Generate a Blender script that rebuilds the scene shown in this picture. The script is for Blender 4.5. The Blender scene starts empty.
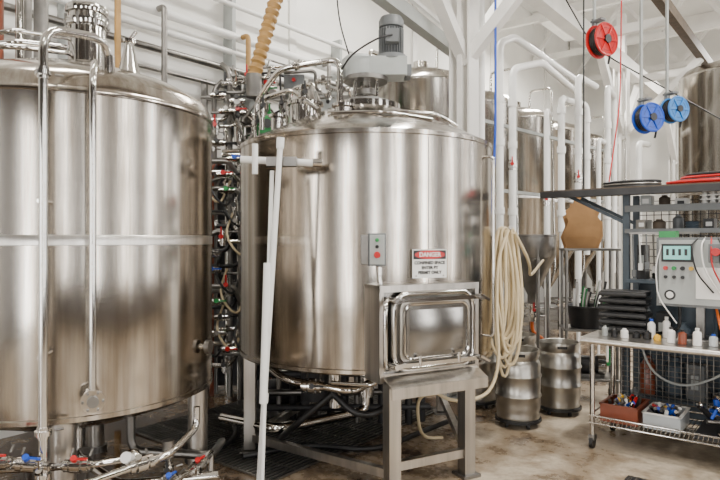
import bpy, math, random
from mathutils import Matrix, Vector, Euler
random.seed(7)
C=math.cos; S=math.sin; PI=math.pi
ANG=math.radians(-38.5)
UX,UY=C(ANG),S(ANG)      # room axis a
VX,VY=-S(ANG),C(ANG)     # room axis b
def R(a,b): return (a*UX+b*VX, a*UY+b*VY)

# ------------------------------------------------------------ materials
def newmat(name):
    m=bpy.data.materials.new(name); m.use_nodes=True
    nt=m.node_tree; return m,nt,nt.nodes['Principled BSDF']
def varmat(name,col,rough=0.5,metal=0.0,var=0.12,scale=6.0,bump=0.0,spec=0.5):
    m,nt,p=newmat(name)
    tc=nt.nodes.new('ShaderNodeTexCoord'); n=nt.nodes.new('ShaderNodeTexNoise')
    n.inputs['Scale'].default_value=scale; n.inputs['Detail'].default_value=5
    nt.links.new(tc.outputs['Object'],n.inputs['Vector'])
    r=nt.nodes.new('ShaderNodeValToRGB')
    r.color_ramp.elements[0].position=0.3; r.color_ramp.elements[1].position=0.7
    r.color_ramp.elements[0].color=tuple(c*(1-var) for c in col)+(1,)
    r.color_ramp.elements[1].color=tuple(min(1,c*(1+var*0.5)) for c in col)+(1,)
    nt.links.new(n.outputs['Fac'],r.inputs['Fac']); nt.links.new(r.outputs['Color'],p.inputs['Base Color'])
    p.inputs['Roughness'].default_value=rough; p.inputs['Metallic'].default_value=metal
    p.inputs['Specular IOR Level'].default_value=spec
    if bump>0:
        b=nt.nodes.new('ShaderNodeBump'); b.inputs['Strength'].default_value=bump
        nt.links.new(n.outputs['Fac'],b.inputs['Height']); nt.links.new(b.outputs['Normal'],p.inputs['Normal'])
    return m
def steelmat(name,c0,c1,rough=0.25,aniso=0.6,sc=(7,7,0.3),reflect_bands=0.0):
    m,nt,p=newmat(name)
    tc=nt.nodes.new('ShaderNodeTexCoord')
    def noise(scale,s,det,ro=0.6):
        mp=nt.nodes.new('ShaderNodeMapping'); mp.inputs['Scale'].default_value=scale
        nt.links.new(tc.outputs['Object'],mp.inputs['Vector'])
        n=nt.nodes.new('ShaderNodeTexNoise'); n.inputs['Scale'].default_value=s; n.inputs['Detail'].default_value=det; n.inputs['Roughness'].default_value=ro
        nt.links.new(mp.outputs['Vector'],n.inputs['Vector']); return n
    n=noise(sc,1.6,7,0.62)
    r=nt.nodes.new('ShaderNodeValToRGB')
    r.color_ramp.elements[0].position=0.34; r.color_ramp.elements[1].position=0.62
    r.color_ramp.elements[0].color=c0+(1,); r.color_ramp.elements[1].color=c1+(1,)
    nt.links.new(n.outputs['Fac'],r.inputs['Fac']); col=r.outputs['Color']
    if reflect_bands:  # broad vertical bands painted into the colour to imitate reflection contrast
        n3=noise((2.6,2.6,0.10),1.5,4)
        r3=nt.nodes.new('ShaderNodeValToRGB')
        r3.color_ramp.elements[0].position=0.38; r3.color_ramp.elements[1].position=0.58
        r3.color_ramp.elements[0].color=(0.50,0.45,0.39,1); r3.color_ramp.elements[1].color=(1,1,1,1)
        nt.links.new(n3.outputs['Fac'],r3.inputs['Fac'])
        mx=nt.nodes.new('ShaderNodeMix'); mx.data_type='RGBA'; mx.blend_type='MULTIPLY'; mx.inputs['Factor'].default_value=reflect_bands
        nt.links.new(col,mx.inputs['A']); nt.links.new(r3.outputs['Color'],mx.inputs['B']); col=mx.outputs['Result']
    nt.links.new(col,p.inputs['Base Color'])
    mr=nt.nodes.new('ShaderNodeMapRange'); mr.inputs['To Min'].default_value=rough+0.08; mr.inputs['To Max'].default_value=rough-0.06
    nt.links.new(n.outputs['Fac'],mr.inputs['Value']); nt.links.new(mr.outputs['Result'],p.inputs['Roughness'])
    p.inputs['Metallic'].default_value=1
    if aniso:
        p.inputs['Anisotropic'].default_value=aniso
        t=nt.nodes.new('ShaderNodeTangent'); t.direction_type='RADIAL'; t.axis='Z'
        nt.links.new(t.outputs['Tangent'],p.inputs['Tangent'])
    return m
STEEL=steelmat('brushed_steel',(0.29,0.25,0.205),(0.60,0.565,0.515),0.15,0.75,reflect_bands=0.85)  # colour streaks deepened too, imitating contrasty reflections
FSTEEL=steelmat('fermenter_steel',(0.26,0.23,0.20),(0.50,0.48,0.44),0.17,0.6)
STEEL2=steelmat('brushed_steel_band',(0.36,0.34,0.31),(0.56,0.53,0.49),0.30,0.4)
BAND=steelmat('weld_band_steel',(0.52,0.49,0.45),(0.72,0.69,0.65),0.30,0.4)
HATCH=varmat('hatch_steel',(0.26,0.25,0.235),0.22,1.0,0.25,5)
PIPE=varmat('polished_pipe_steel',(0.60,0.58,0.55),0.12,1.0,0.1)
DSTEEL=varmat('dull_steel',(0.25,0.24,0.225),0.4,1.0,0.3)
KEG=varmat('keg_steel',(0.46,0.44,0.40),0.33,1.0,0.12,4)
WHITE=varmat('white_paint',(0.80,0.785,0.75),0.45,0,0.10,3)
PVC=varmat('white_pvc',(0.82,0.82,0.80),0.3,0,0.05)
CREAM=varmat('cream_hose',(0.62,0.51,0.32),0.45,0,0.15)
TAN=varmat('tan_duct',(0.40,0.23,0.07),0.5,0,0.2)
BLACK=varmat('black_rubber',(0.008,0.008,0.009),0.45,0,0.3)
DARK=varmat('dark_grey',(0.028,0.028,0.03),0.5,0.1,0.3)
GREY=varmat('grey_paint',(0.15,0.16,0.165),0.45,0,0.15)
LGREY=varmat('light_grey_paint',(0.36,0.38,0.37),0.4,0,0.1)
BLUEG=varmat('blue_grey_paint',(0.07,0.095,0.12),0.5,0,0.25)
RED=varmat('red_plastic',(0.50,0.008,0.01),0.35,0,0.1)
BLUE=varmat('blue_plastic',(0.008,0.07,0.48),0.35,0,0.1)
LBLUE=varmat('light_blue_plastic',(0.03,0.20,0.55),0.35,0,0.1)
GREEN=varmat('green_plastic',(0.015,0.25,0.06),0.4,0,0.1)
YEL=varmat('yellow_plastic',(0.7,0.40,0.02),0.4,0,0.1)
ORANGE=varmat('orange_plastic',(0.7,0.14,0.015),0.45,0,0.1)
CARD=varmat('cardboard',(0.35,0.19,0.075),0.8,0,0.2)
WOOD=varmat('weathered_wood',(0.09,0.065,0.045),0.7,0,0.35,12,0.1)
SIGNW=varmat('sign_white',(0.78,0.77,0.74),0.35,0,0.04)
TRANS=varmat('clear_tote_plastic',(0.42,0.45,0.47),0.25,0,0.1)
BROWN=varmat('amber_plastic',(0.20,0.045,0.018),0.3,0,0.2)
LCD=varmat('lcd_screen',(0.15,0.58,0.54),0.2,0,0.05)
WALLM=varmat('wall_plaster',(0.86,0.85,0.81),0.8,0,0.10,1.2,0.05)
DARKWALL=varmat('unseen_dark_wall',(0.05,0.036,0.026),0.85,0,0.3,3,0.1)  # unseen walls, coloured dark so the steel reflects darkness
CEILM=varmat('ceiling_paint',(0.84,0.83,0.80),0.8,0,0.08,1.0)
def floormat():
    m,nt,p=newmat('stained_sunlit_concrete')
    tc=nt.nodes.new('ShaderNodeTexCoord')
    n=nt.nodes.new('ShaderNodeTexNoise'); n.inputs['Scale'].default_value=1.1; n.inputs['Detail'].default_value=10; n.inputs['Roughness'].default_value=0.7
    nt.links.new(tc.outputs['Object'],n.inputs['Vector'])
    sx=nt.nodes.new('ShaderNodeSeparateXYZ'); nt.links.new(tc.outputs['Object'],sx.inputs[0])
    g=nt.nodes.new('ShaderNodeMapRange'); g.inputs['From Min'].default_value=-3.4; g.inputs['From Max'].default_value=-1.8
    g.inputs['To Min'].default_value=-0.10; g.inputs['To Max'].default_value=0.05  # lightens the colour to the right, painting in the sunlit floor
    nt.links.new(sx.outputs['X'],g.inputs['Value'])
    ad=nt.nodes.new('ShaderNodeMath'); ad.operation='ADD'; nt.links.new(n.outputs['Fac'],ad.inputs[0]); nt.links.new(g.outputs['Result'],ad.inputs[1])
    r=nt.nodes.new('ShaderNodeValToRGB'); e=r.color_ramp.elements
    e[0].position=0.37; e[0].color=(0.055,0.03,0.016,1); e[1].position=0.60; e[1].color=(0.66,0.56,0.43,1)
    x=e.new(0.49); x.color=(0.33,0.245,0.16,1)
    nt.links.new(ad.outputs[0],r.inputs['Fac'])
    n2=nt.nodes.new('ShaderNodeTexNoise'); n2.inputs['Scale'].default_value=24; n2.inputs['Detail'].default_value=5
    nt.links.new(tc.outputs['Object'],n2.inputs['Vector'])
    mx=nt.nodes.new('ShaderNodeMix'); mx.data_type='RGBA'; mx.blend_type='MULTIPLY'; mx.inputs['Factor'].default_value=0.45
    nt.links.new(r.outputs['Color'],mx.inputs['A']); nt.links.new(n2.outputs['Fac'],mx.inputs['B'])
    nt.links.new(mx.outputs['Result'],p.inputs['Base Color'])
    mr=nt.nodes.new('ShaderNodeMapRange'); mr.inputs['From Min'].default_value=0.38; mr.inputs['From Max'].default_value=0.6
    mr.inputs['To Min'].default_value=0.12; mr.inputs['To Max'].default_value=0.5
    nt.links.new(ad.outputs[0],mr.inputs['Value']); nt.links.new(mr.outputs['Result'],p.inputs['Roughness'])
    b=nt.nodes.new('ShaderNodeBump'); b.inputs['Strength'].default_value=0.1
    nt.links.new(n2.outputs['Fac'],b.inputs['Height']); nt.links.new(b.outputs['Normal'],p.inputs['Normal'])
    return m
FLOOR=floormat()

# ------------------------------------------------------------ builder
class B:
    def __init__(s,name,loc=(0,0,0),rz=0):
        s.n=name; s.v=[]; s.f=[]; s.mi=[]; s.mats=[]; s.loc=loc; s.rz=rz; s.M=Matrix.Identity(4)
    def add(s,vs,fs,mat,M=None):
        if mat not in s.mats: s.mats.append(mat)
        k=s.mats.index(mat); o=len(s.v)
        T=s.M@M if M is not None else s.M
        for p in vs: s.v.append(tuple(T@Vector(p)))
        for f in fs: s.f.append(tuple(i+o for i in f)); s.mi.append(k)
    def box(s,c,size,mat,rot=(0,0,0)):
        x,y,z=[d/2 for d in size]
        vs=[(-x,-y,-z),(x,-y,-z),(x,y,-z),(-x,y,-z),(-x,-y,z),(x,-y,z),(x,y,z),(-x,y,z)]
        fs=[(0,3,2,1),(4,5,6,7),(0,1,5,4),(1,2,6,5),(2,3,7,6),(3,0,4,7)]
        s.add(vs,fs,mat,Matrix.Translation(c)@Euler(rot).to_matrix().to_4x4())
    def bar(s,p0,p1,w,h,mat):
        p0=Vector(p0);p1=Vector(p1);d=(p1-p0);L=d.length
        q=d.to_track_quat('X','Z').to_matrix().to_4x4()
        x=L/2;y=w/2;z=h/2
        vs=[(-x,-y,-z),(x,-y,-z),(x,y,-z),(-x,y,-z),(-x,-y,z),(x,-y,z),(x,y,z),(-x,y,z)]
        fs=[(0,3,2,1),(4,5,6,7),(0,1,5,4),(1,2,6,5),(2,3,7,6),(3,0,4,7)]
        s.add(vs,fs,mat,Matrix.Translation((p0+p1)/2)@q)
    def lathe(s,prof,mat,c=(0,0,0),n=48,M=None):
        vs=[];fs=[]
        for r,z in prof:
            for i in range(n):
                a=2*PI*i/n; vs.append((r*C(a),r*S(a),z))
        for j in range(len(prof)-1):
            for i in range(n):
                k=(i+1)%n
                fs.append((j*n+i,j*n+k,(j+1)*n+k,(j+1)*n+i))
        T=Matrix.Translation(c)
        if M is not None: T=T@M
        s.add(vs,fs,mat,T)
    def cyl(s,p0,p1,r,mat,r2=None,n=20):
        p0=Vector(p0);p1=Vector(p1);d=p1-p0;L=d.length
        r2=r if r2 is None else r2
        q=d.to_track_quat('Z','Y').to_matrix().to_4x4()
        vs=[(r*C(2*PI*i/n),r*S(2*PI*i/n),0) for i in range(n)]+[(r2*C(2*PI*i/n),r2*S(2*PI*i/n),L) for i in range(n)]
        fs=[(i,(i+1)%n,n+(i+1)%n,n+i) for i in range(n)]+[tuple(range(n-1,-1,-1)),tuple(range(n,2*n))]
        s.add(vs,fs,mat,Matrix.Translation(p0)@q)
    def sph(s,c,r,mat,sc=(1,1,1),n=16,m=10):
        prof=[(max(1e-4,r*S(PI*j/m)),-r*C(PI*j/m)) for j in range(m+1)]
        s.lathe(prof,mat,c,n,Matrix.Diagonal((sc[0],sc[1],sc[2],1)))
    def tube(s,pts,r,mat,fil=0.06,n=10,closed=False,cap=True):
        P=[Vector(p) for p in pts]; out=[]; N=len(P)
        for i in range(N):
            if (not closed and i in (0,N-1)) or fil<=0: out.append(P[i]); continue
            a=P[(i-1)%N];b=P[i];c=P[(i+1)%N]
            f1=min(fil,(a-b).length*0.49);f2=min(fil,(c-b).length*0.49)
            A=b+(a-b).normalized()*f1;D=b+(c-b).normalized()*f2
            for k in range(6):
                t=k/5; out.append(A*(1-t)**2+b*2*t*(1-t)+D*t*t)
        q=[out[0]]
        for p in out[1:]:
            if (p-q[-1]).length>1e-5:q.append(p)
        if closed and (q[0]-q[-1]).length<1e-5:q.pop()
        out=q;N=len(out);vs=[];fs=[];nr=None
        for i in range(N):
            if closed: t=(out[(i+1)%N]-out[i-1]).normalized()
            else: t=(out[min(i+1,N-1)]-out[max(i-1,0)]).normalized()
            if nr is None:
                up=Vector((0,0,1)) if abs(t.z)<0.9 else Vector((1,0,0))
                nr=t.cross(up).normalized()
            else:
                nr=(nr-t*nr.dot(t))
                nr=nr.normalized() if nr.length>1e-6 else t.orthogonal().normalized()
            bn=t.cross(nr)
            rr_=r(i/(N-1)) if callable(r) else r
            for k in range(n):
                a=2*PI*k/n; vs.append(out[i]+nr*rr_*C(a)+bn*rr_*S(a))
        for i in range(N if closed else N-1):
            j=(i+1)%N
            for k in range(n):
                l=(k+1)%n; fs.append((i*n+k,i*n+l,j*n+l,j*n+k))
        if not closed and cap: fs.append(tuple(range(n-1,-1,-1))); fs.append(tuple((N-1)*n+k for k in range(n)))
        s.add(vs,fs,mat)
    def clamp(s,p,axis,r,mat=None):
        ax=Vector(axis).normalized();p=Vector(p);mat=mat or PIPE
        s.cyl(p-ax*0.012,p+ax*0.012,r*1.75,mat); s.cyl(p-ax*0.03,p+ax*0.03,r*1.25,mat)
        s.cyl(p+ax.orthogonal()*r*1.7,p+ax.orthogonal()*(r*1.7+0.03),0.007,DSTEEL,n=8)
    def valve(s,p,axis,r,hm,hd=(0,-1,0.3),k=1.0):
        ax=Vector(axis).normalized();p=Vector(p)
        s.cyl(p-ax*0.025,p+ax*0.025,r*2.0,PIPE); s.clamp(p+ax*0.05,axis,r); s.clamp(p-ax*0.05,axis,r)
        d=Vector(hd).normalized(); s.cyl(p,p+d*0.08,r*0.45,DSTEEL)
        e=p+d*0.075; s.bar(e-ax*0.01*k,e+ax*0.085*k,0.016*k,0.012*k,hm); s.cyl(e-d*0.012,e+d*0.012,0.02*k,hm)
    def done(s,bevel=0,ang=38):
        me=bpy.data.meshes.new(s.n); me.from_pydata(s.v,[],s.f); 
        for m in s.mats: me.materials.append(m)
        me.polygons.foreach_set('material_index',s.mi)
        me.polygons.foreach_set('use_smooth',[True]*len(s.f)); me.update()
        me.validate()
        try: me.set_sharp_from_angle(angle=math.radians(ang))
        except Exception: pass
        o=bpy.data.objects.new(s.n,me); bpy.context.collection.objects.link(o)
        o.location=s.loc; o.rotation_euler=(0,0,s.rz)
        if bevel:
            b=o.modifiers.new('edge','BEVEL'); b.width=bevel; b.segments=2; b.limit_method='ANGLE'; b.angle_limit=math.radians(50)
        return o
def rr(w,h,r,k=4):
    pts=[]
    for cx,cz,a0 in ((w/2-r,h/2-r,0),(-w/2+r,h/2-r,PI/2),(-w/2+r,-h/2+r,PI),(w/2-r,-h/2+r,1.5*PI)):
        for i in range(k+1):
            a=a0+PI/2*i/k; pts.append((cx+r*C(a),cz+r*S(a)))
    return pts

# ------------------------------------------------------------ room shell
A0,A1,B0,B1,H=-5.6,5.0,-6.0,17.0,7.0
def roomB(name): return B(name,(0,0,0),ANG)   # local x = a, local y = b
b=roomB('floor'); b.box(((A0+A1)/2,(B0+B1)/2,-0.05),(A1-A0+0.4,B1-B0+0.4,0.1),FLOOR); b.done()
b=roomB('ceiling'); b.box(((A0+A1)/2,(B0+B1)/2,H+0.05),(A1-A0+0.4,B1-B0+0.4,0.1),CEILM); b.done()
b=roomB('wall_back'); b.box((A0-0.1,(B0+B1)/2,H/2),(0.2,B1-B0,H),WALLM)
for i in range(1,8): b.box((A0+0.015,B0+i*2.9,H/2),(0.03,0.12,H),WHITE)
b.done()
b=roomB('wall_end'); b.box(((A0+A1)/2,B1+0.1,H/2),(A1-A0,0.2,H),WALLM); b.done()
b=roomB('wall_right'); x=A1+0.1
b.box((x,(B0+B1)/2,0.4),(0.2,B1-B0,0.8),DARKWALL); b.box((x,(B0+B1)/2,5.9),(0.2,B1-B0,2.2),DARKWALL)
nb=6; WSP=(B1-B0)/nb; WWID=1.2  # unseen windows, kept narrow to streak the steel reflections
for i in range(nb+1): b.box((x,B0+i*WSP,2.8),(0.2,WSP-WWID,4.0),DARKWALL)
b.done()
for i in range(nb):
    c=B0+(i+0.5)*WSP
    q=roomB('unseen_window_%d'%(i+1))
    for k in range(3): q.box((x,c-WWID/2+0.03+k*(WWID-0.06)/2,2.8),(0.06,0.05,4.0),DARK)
    for k in range(5): q.box((x,c,0.83+k*3.94/4),(0.06,WWID,0.05),DARK)
    q.done()
b=roomB('wall_near'); y=B0-0.1
b.box(((A0+A1)/2,y,5.75),(A1-A0,0.2,2.5),DARKWALL)
UNSEEN_DOORS=((-4.2,-3.0),(0.6,2.0))  # unseen doors, added for bright streaks in the steel
for xa,xb in ((A0,-4.2),(-3.0,0.6),(2.0,A1)): b.box(((xa+xb)/2,y,2.25),(xb-xa,0.2,4.5),DARKWALL)
b.done()
for i,(xa,xb) in enumerate(UNSEEN_DOORS):
    q=roomB('unseen_door_%d'%(i+1))
    q.box(((xa+xb)/2,y,4.2),(xb-xa,0.1,0.58),GREY)
    q.box((xa+0.05,y,2.0),(0.1,0.12,3.9),DARK); q.box((xb-0.05,y,2.0),(0.1,0.12,3.9),DARK)
    q.done()
b=roomB('roof_trusses')
for i in range(9):
    yb=-4+i*2.5
    b.box(((A0+A1)/2,yb,H-0.15),(A1-A0-0.1,0.14,0.28),WHITE)
    b.box(((A0+A1)/2,yb,H-1.1),(A1-A0-0.1,0.1,0.12),WHITE)
    for k in range(8):
        xa=A0+0.06+k*(A1-A0-0.12)/8; xm=xa+(A1-A0-0.12)/16; xc=xa+(A1-A0-0.12)/8
        b.bar((xa,yb,H-1.1),(xm,yb,H-0.25),0.07,0.07,WHITE); b.bar((xm,yb,H-0.25),(xc,yb,H-1.1),0.07,0.07,WHITE)
b.done()
b=roomB('steel_column_frame'); ca=-3.15
for cb in (5.76,11.8,16.5):
    b.box((ca,cb,2.45),(0.05,0.22,4.9),WHITE)
    b.box((ca-0.11,cb,2.45),(0.02,0.22,4.9),WHITE); b.box((ca+0.11,cb,2.45),(0.02,0.22,4.9),WHITE)
    b.box((ca,cb,0.01),(0.4,0.4,0.02),GREY)
    if cb<16: b.bar((ca,cb,3.65),(ca,cb+1.25,4.85),0.12,0.12,WHITE)
    b.bar((ca,cb,3.65),(ca,cb-1.25,4.85),0.12,0.12,WHITE)
    b.bar((ca,cb,3.6),(ca+1.3,cb,4.85),0.12,0.12,WHITE)
    b.bar((ca,cb,4.9),(ca,cb,5.9),0.15,0.15,WHITE)
b.box((ca,5.5,5.0),(0.2,22.4,0.26),WHITE)
b.box((ca+1.3,6.5,4.92),(0.12,20.6,0.16),WOOD)
for k in range(7): b.box((ca+0.65,-3+k*3.2,4.95),(1.4,0.1,0.14),WHITE)
b.done()

# ------------------------------------------------------------ big left tank
TX,TY=-1.93,4.07
b=B('brewing_tank',(TX,TY,0)); r=0.9
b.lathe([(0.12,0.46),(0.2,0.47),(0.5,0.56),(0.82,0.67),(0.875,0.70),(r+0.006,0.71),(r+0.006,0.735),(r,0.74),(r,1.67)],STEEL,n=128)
b.lathe([(r,1.67),(r+0.002,1.672),(r+0.002,1.725),(r,1.728)],BAND,n=128)
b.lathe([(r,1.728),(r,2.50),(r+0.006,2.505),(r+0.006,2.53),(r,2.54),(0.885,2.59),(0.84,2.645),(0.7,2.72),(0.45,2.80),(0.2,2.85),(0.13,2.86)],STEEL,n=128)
b.lathe([(0.15,2.83),(0.15,2.87),(0.118,2.89),(0.118,3.13),(0.14,3.135),(0.145,3.15),(0.145,3.175),(0.118,3.18),(0.118,3.22),(0.135,3.225),(0.14,3.24),(0.135,3.27),(0.09,3.30),(0.001,3.31)],PIPE,(0.08,0,0),40)
for k in range(8):
    a=k*PI/4; b.cyl((0.08+0.14*C(a),0.14*S(a),3.12),(0.08+0.14*C(a),0.14*S(a),3.2),0.01,DSTEEL,n=8)
b.lathe([(0.085,2.70),(0.085,2.74),(0.07,2.75),(0.03,2.92),(0.028,2.95),(0.04,2.955),(0.04,2.975),(0.001,2.98)],PIPE,(0.46,-0.25,0),28)
b.cyl((0.46,-0.25,2.97),(0.5,-0.24,3.03),0.012,PIPE)
gx,gy=0.32,-1.02
b.tube([(gx,gy,0.42),(gx,gy,2.78),(gx+0.16,gy+0.35,2.84),(gx+0.16,gy+0.42,2.72)],0.023,PIPE,0.12,14)
b.clamp((gx,gy,2.55),(0,0,1),0.023); b.clamp((gx,gy,0.72),(0,0,1),0.023)
b.cyl((gx+0.16,gy+0.41,2.62),(gx+0.16,gy+0.41,2.76),0.035,PIPE)
b.cyl((gx-0.02,gy,1.9),(gx-0.05,-0.83,1.9),0.012,PIPE); b.cyl((gx-0.02,gy,1.1),(gx-0.05,-0.83,1.1),0.012,PIPE)
b.tube([(0.5,-0.86,0.84),(0.5,-0.86,2.58),(0.46,-0.74,2.70),(0.44,-0.68,2.66)],0.019,PIPE,0.07,14)
d=Vector((0.43,-0.9,0)).normalized()
p=Vector((0.5,-0.86,0.84)); b.cyl(p-d*0.1,p+d*0.02,0.045,PIPE); b.cyl(p-d*0.005,p+d*0.022,0.062,PIPE,n=28); b.cyl(p+d*0.02,p+d*0.04,0.03,DSTEEL)
for k in range(6):
    a=k*PI/3; e=p+d*0.02+Vector((d.y*-1,d.x,0))*0.05*C(a)+Vector((0,0,0.05*S(a))); b.cyl(e,e+d*0.012,0.007,DSTEEL,n=8)
b.cyl((0.5,-0.86,2.3),(0.44,-0.75,2.3),0.01,PIPE); b.cyl((0.5,-0.86,1.5),(0.44,-0.75,1.5),0.01,PIPE)
b.tube([(-0.75,-0.5,2.6),(-0.75,-0.5,2.85),(-0.2,-0.35,2.9),(0.0,-0.05,2.95)],0.018,PIPE,0.08)
b.tube([(-0.9,-0.15,2.9),(-0.3,-0.2,2.98),(-0.05,-0.02,3.0)],0.02,PIPE,0.05)
b.tube([(-0.6,-0.3,2.74),(-0.6,-0.3,2.95),(-0.25,-0.3,3.02),(-0.02,-0.05,3.05)],0.014,PIPE,0.05)
b.tube([(-0.55,0.3,2.75),(-0.55,0.3,3.6),(-0.3,0.6,3.7)],0.028,PIPE,0.08)
b.tube([(-0.42,0.35,2.78),(-0.42,0.35,4.2)],0.05,DSTEEL,0.08); b.tube([(-0.72,0.3,2.7),(-0.72,0.3,4.2)],0.05,BROWN,0.08)
b.cyl((0.86,-0.12,1.0),(0.93,-0.13,1.0),0.02,PIPE); b.cyl((0.92,-0.13,1.0),(0.95,-0.135,1.0),0.045,DSTEEL)
for a in (-69,15,105,195):
    a=math.radians(a); x,y=0.80*C(a),0.80*S(a)
    b.cyl((x,y,0.03),(x,y,0.72),0.068,STEEL2,n=28); b.cyl((x,y,0.0),(x,y,0.05),0.09,DSTEEL,n=28)
b.cyl((0,0,0.3),(0,0,0.5),0.06,PIPE)
b.tube([(0,0,0.34),(0,0,0.24),(0.5,-0.5,0.24),(1.05,-0.35,0.24)],0.03,PIPE,0.1)
b.tube([(0.3,0.2,0.55),(0.3,0.2,0.2),(0.9,0.1,0.2),(0.9,0.4,0.2)],0.03,DSTEEL,0.1)
b.done()

b=B('sanitary_valve_manifold',(0,0,0))
b.tube([(-1.61,3.05,0.44),(-1.61,3.05,0.36),(-1.2,3.2,0.30),(-0.98,3.75,0.30),(-0.98,3.95,0.30)],0.020,PIPE,0.09,12)
b.tube([(-2.1,2.95,0.62),(-1.75,2.98,0.60),(-1.61,3.05,0.56)],0.018,PIPE,0.05,12)
b.tube([(-1.45,2.98,0.46),(-1.05,3.3,0.52),(-1.0,3.5,0.56),(-0.98,3.6,0.58),(-0.98,3.6,0.70)],0.02,PIPE,0.06,12)
b.tube([(-1.45,2.98,0.46),(-1.46,2.98,0.0)],0.02,PIPE,0.06,12)
b.tube([(-2.1,3.1,0.50),(-1.4,3.15,0.52),(-1.25,3.3,0.50),(-1.15,3.6,0.40),(-1.15,3.6,0.0)],0.02,PIPE,0.06,12)
for p,ax,m in (((-1.80,2.97,0.60),(1,0,0),RED),((-1.66,3.02,0.57),(1,0.3,-0.2),BLUE),((-1.61,3.05,0.49),(0,0,1),PIPE),((-1.48,3.14,0.52),(1,0,0),RED),((-1.33,3.16,0.33),(1,0.3,0),RED),((-1.17,3.21,0.50),(1,0.8,0.1),PIPE),((-1.10,3.48,0.30),(0.3,1,0),BLUE),((-1.0,3.72,0.30),(0.4,1,0.1),RED),((-1.95,3.1,0.50),(1,0,0),DARK),((-1.15,3.6,0.28),(0,0,1),DARK)):
    b.valve(p,ax,0.02,m,(0.1,-0.7,0.7),0.8)
b.sph((-1.25,3.3,0.5),0.05,PIPE); b.cyl((-1.15,3.6,0.40),(-1.15,3.6,0.50),0.035,DSTEEL)
b.cyl((-1.25,3.28,0.5),(-1.25,3.2,0.54),0.03,SIGNW)
b.tube([(-0.98,3.95,0.30),(-0.98,3.95,0.0)],0.02,PIPE,0)
b.done()

# ------------------------------------------------------------ mash tank
MX,MY=0.05,5.2
b=B('mash_tank',(MX,MY,0)); r=1.065
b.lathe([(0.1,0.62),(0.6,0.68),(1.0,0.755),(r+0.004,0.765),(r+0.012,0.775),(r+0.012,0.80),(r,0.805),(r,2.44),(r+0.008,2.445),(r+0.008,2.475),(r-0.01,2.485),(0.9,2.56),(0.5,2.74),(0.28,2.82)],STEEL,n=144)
b.lathe([(0.30,2.80),(0.30,2.86),(0.26,2.865),(0.001,2.87)],PIPE,n=48)
a=math.radians(-28)
b.tube([(1.06*C(a),1.06*S(a),0.95),(1.12*C(a),1.12*S(a),0.95),(1.12*C(a),1.12*S(a),2.35),(1.06*C(a),1.06*S(a),2.35)],0.011,PIPE,0.03)
a=math.radians(-66); b.bar((1.064*C(a),1.064*S(a),0.81),(1.064*C(a),1.064*S(a),2.43),0.004,0.005,DSTEEL)
b.lathe([(0.13,2.58),(0.13,2.80),(0.15,2.805),(0.15,2.83),(0.13,2.84),(0.10,2.91),(0.04,2.935),(0.001,2.94)],PIPE,(-0.50,-0.25,0),32)
b.lathe([(0.07,2.6),(0.07,2.72),(0.09,2.73),(0.09,2.75),(0.001,2.76)],PIPE,(-0.18,-0.55,0),28)
b.lathe([(0.05,2.55),(0.05,2.68),(0.07,2.69),(0.07,2.71),(0.001,2.72)],PIPE,(-0.72,-0.35,0),24)
b.box((-0.86,0.12,2.72),(0.14,0.12,0.16),GREEN); b.cyl((-0.86,0.12,2.5),(-0.86,0.12,2.65),0.03,PIPE); b.cyl((-0.86,0.05,2.72),(-0.86,0.03,2.72),0.04,DARK)
b.tube([(-0.98,0.2,2.40),(-0.98,0.2,2.95),(-0.75,0.05,3.2),(-0.22,-0.1,3.24),(-0.22,-0.1,2.78)],0.026,PIPE,0.1,14)
b.clamp((-0.22,-0.1,2.98),(0,0,1),0.026); b.clamp((-0.6,0.0,3.21),(1,-0.2,0),0.026)
b.tube([(-0.85,-0.3,2.6),(-0.85,-0.3,2.85),(-0.60,-0.42,2.9),(-0.38,-0.5,2.72)],0.02,PIPE,0.07,12)
b.tube([(-0.65,0.0,2.66),(-0.65,0.0,3.0),(-0.45,-0.05,3.05),(-0.45,-0.2,2.9)],0.02,PIPE,0.07,12)
b.tube([(-0.15,-0.35,2.75),(0.05,-0.5,2.72),(0.55,-0.45,2.70),(0.75,-0.25,2.64)],0.016,PIPE,0.07,12)
b.tube([(-0.3,-0.6,2.68),(0.15,-0.72,2.66),(0.5,-0.62,2.62)],0.012,PIPE,0.07,12)
for p,m in (((-0.85,-0.3,2.78),BLACK),((-0.5,-0.45,2.85),BLACK),((-0.65,0.0,2.85),RED),((-0.98,0.2,2.75),DARK)): b.valve(p,(0,0,1),0.02,m,(0.3,-1,0.1))
for x,y in [(-0.93,-0.38),(-0.5,0.85),(0.75,0.7)]:
    b.box((x,y,0.42),(0.09,0.09,0.78),STEEL2); b.box((x,y,0.01),(0.15,0.15,0.02),DSTEEL)
b.cyl((0,0,0.35),(0,0,0.66),0.07,PIPE); b.cyl((-0.45,0.1,0.3),(-0.45,0.1,0.7),0.12,DARK); b.cyl((-0.25,-0.45,0.38),(-0.25,-0.45,0.72),0.05,PIPE)
b.tube([(0,0,0.4),(0,0,0.22),(-0.7,-0.5,0.22),(-1.2,-0.2,0.22)],0.04,PIPE,0.1)
b.tube([(-0.8,-0.5,0.74),(-0.6,-0.75,0.66),(-0.1,-0.85,0.60),(0.05,-0.6,0.62)],0.03,PIPE,0.1)
for k in range(12):
    x=-0.8+0.12*k; b.cyl((x,0.35+0.1*(k%2),0.0),(x,0.35+0.1*(k%2),0.68),0.025+0.01*(k%3),(DSTEEL,BLACK,DARK)[k%3])
for z in (0.16,0.3,0.47): b.cyl((-0.9,0.3,z),(0.6,0.35,z),0.03,(DSTEEL,DARK,BLACK)[int(z*10)%3])
b.valve((-0.4,-0.8,0.63),(1,-0.1,0),0.028,BLACK,(0,-1,0.2))
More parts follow.
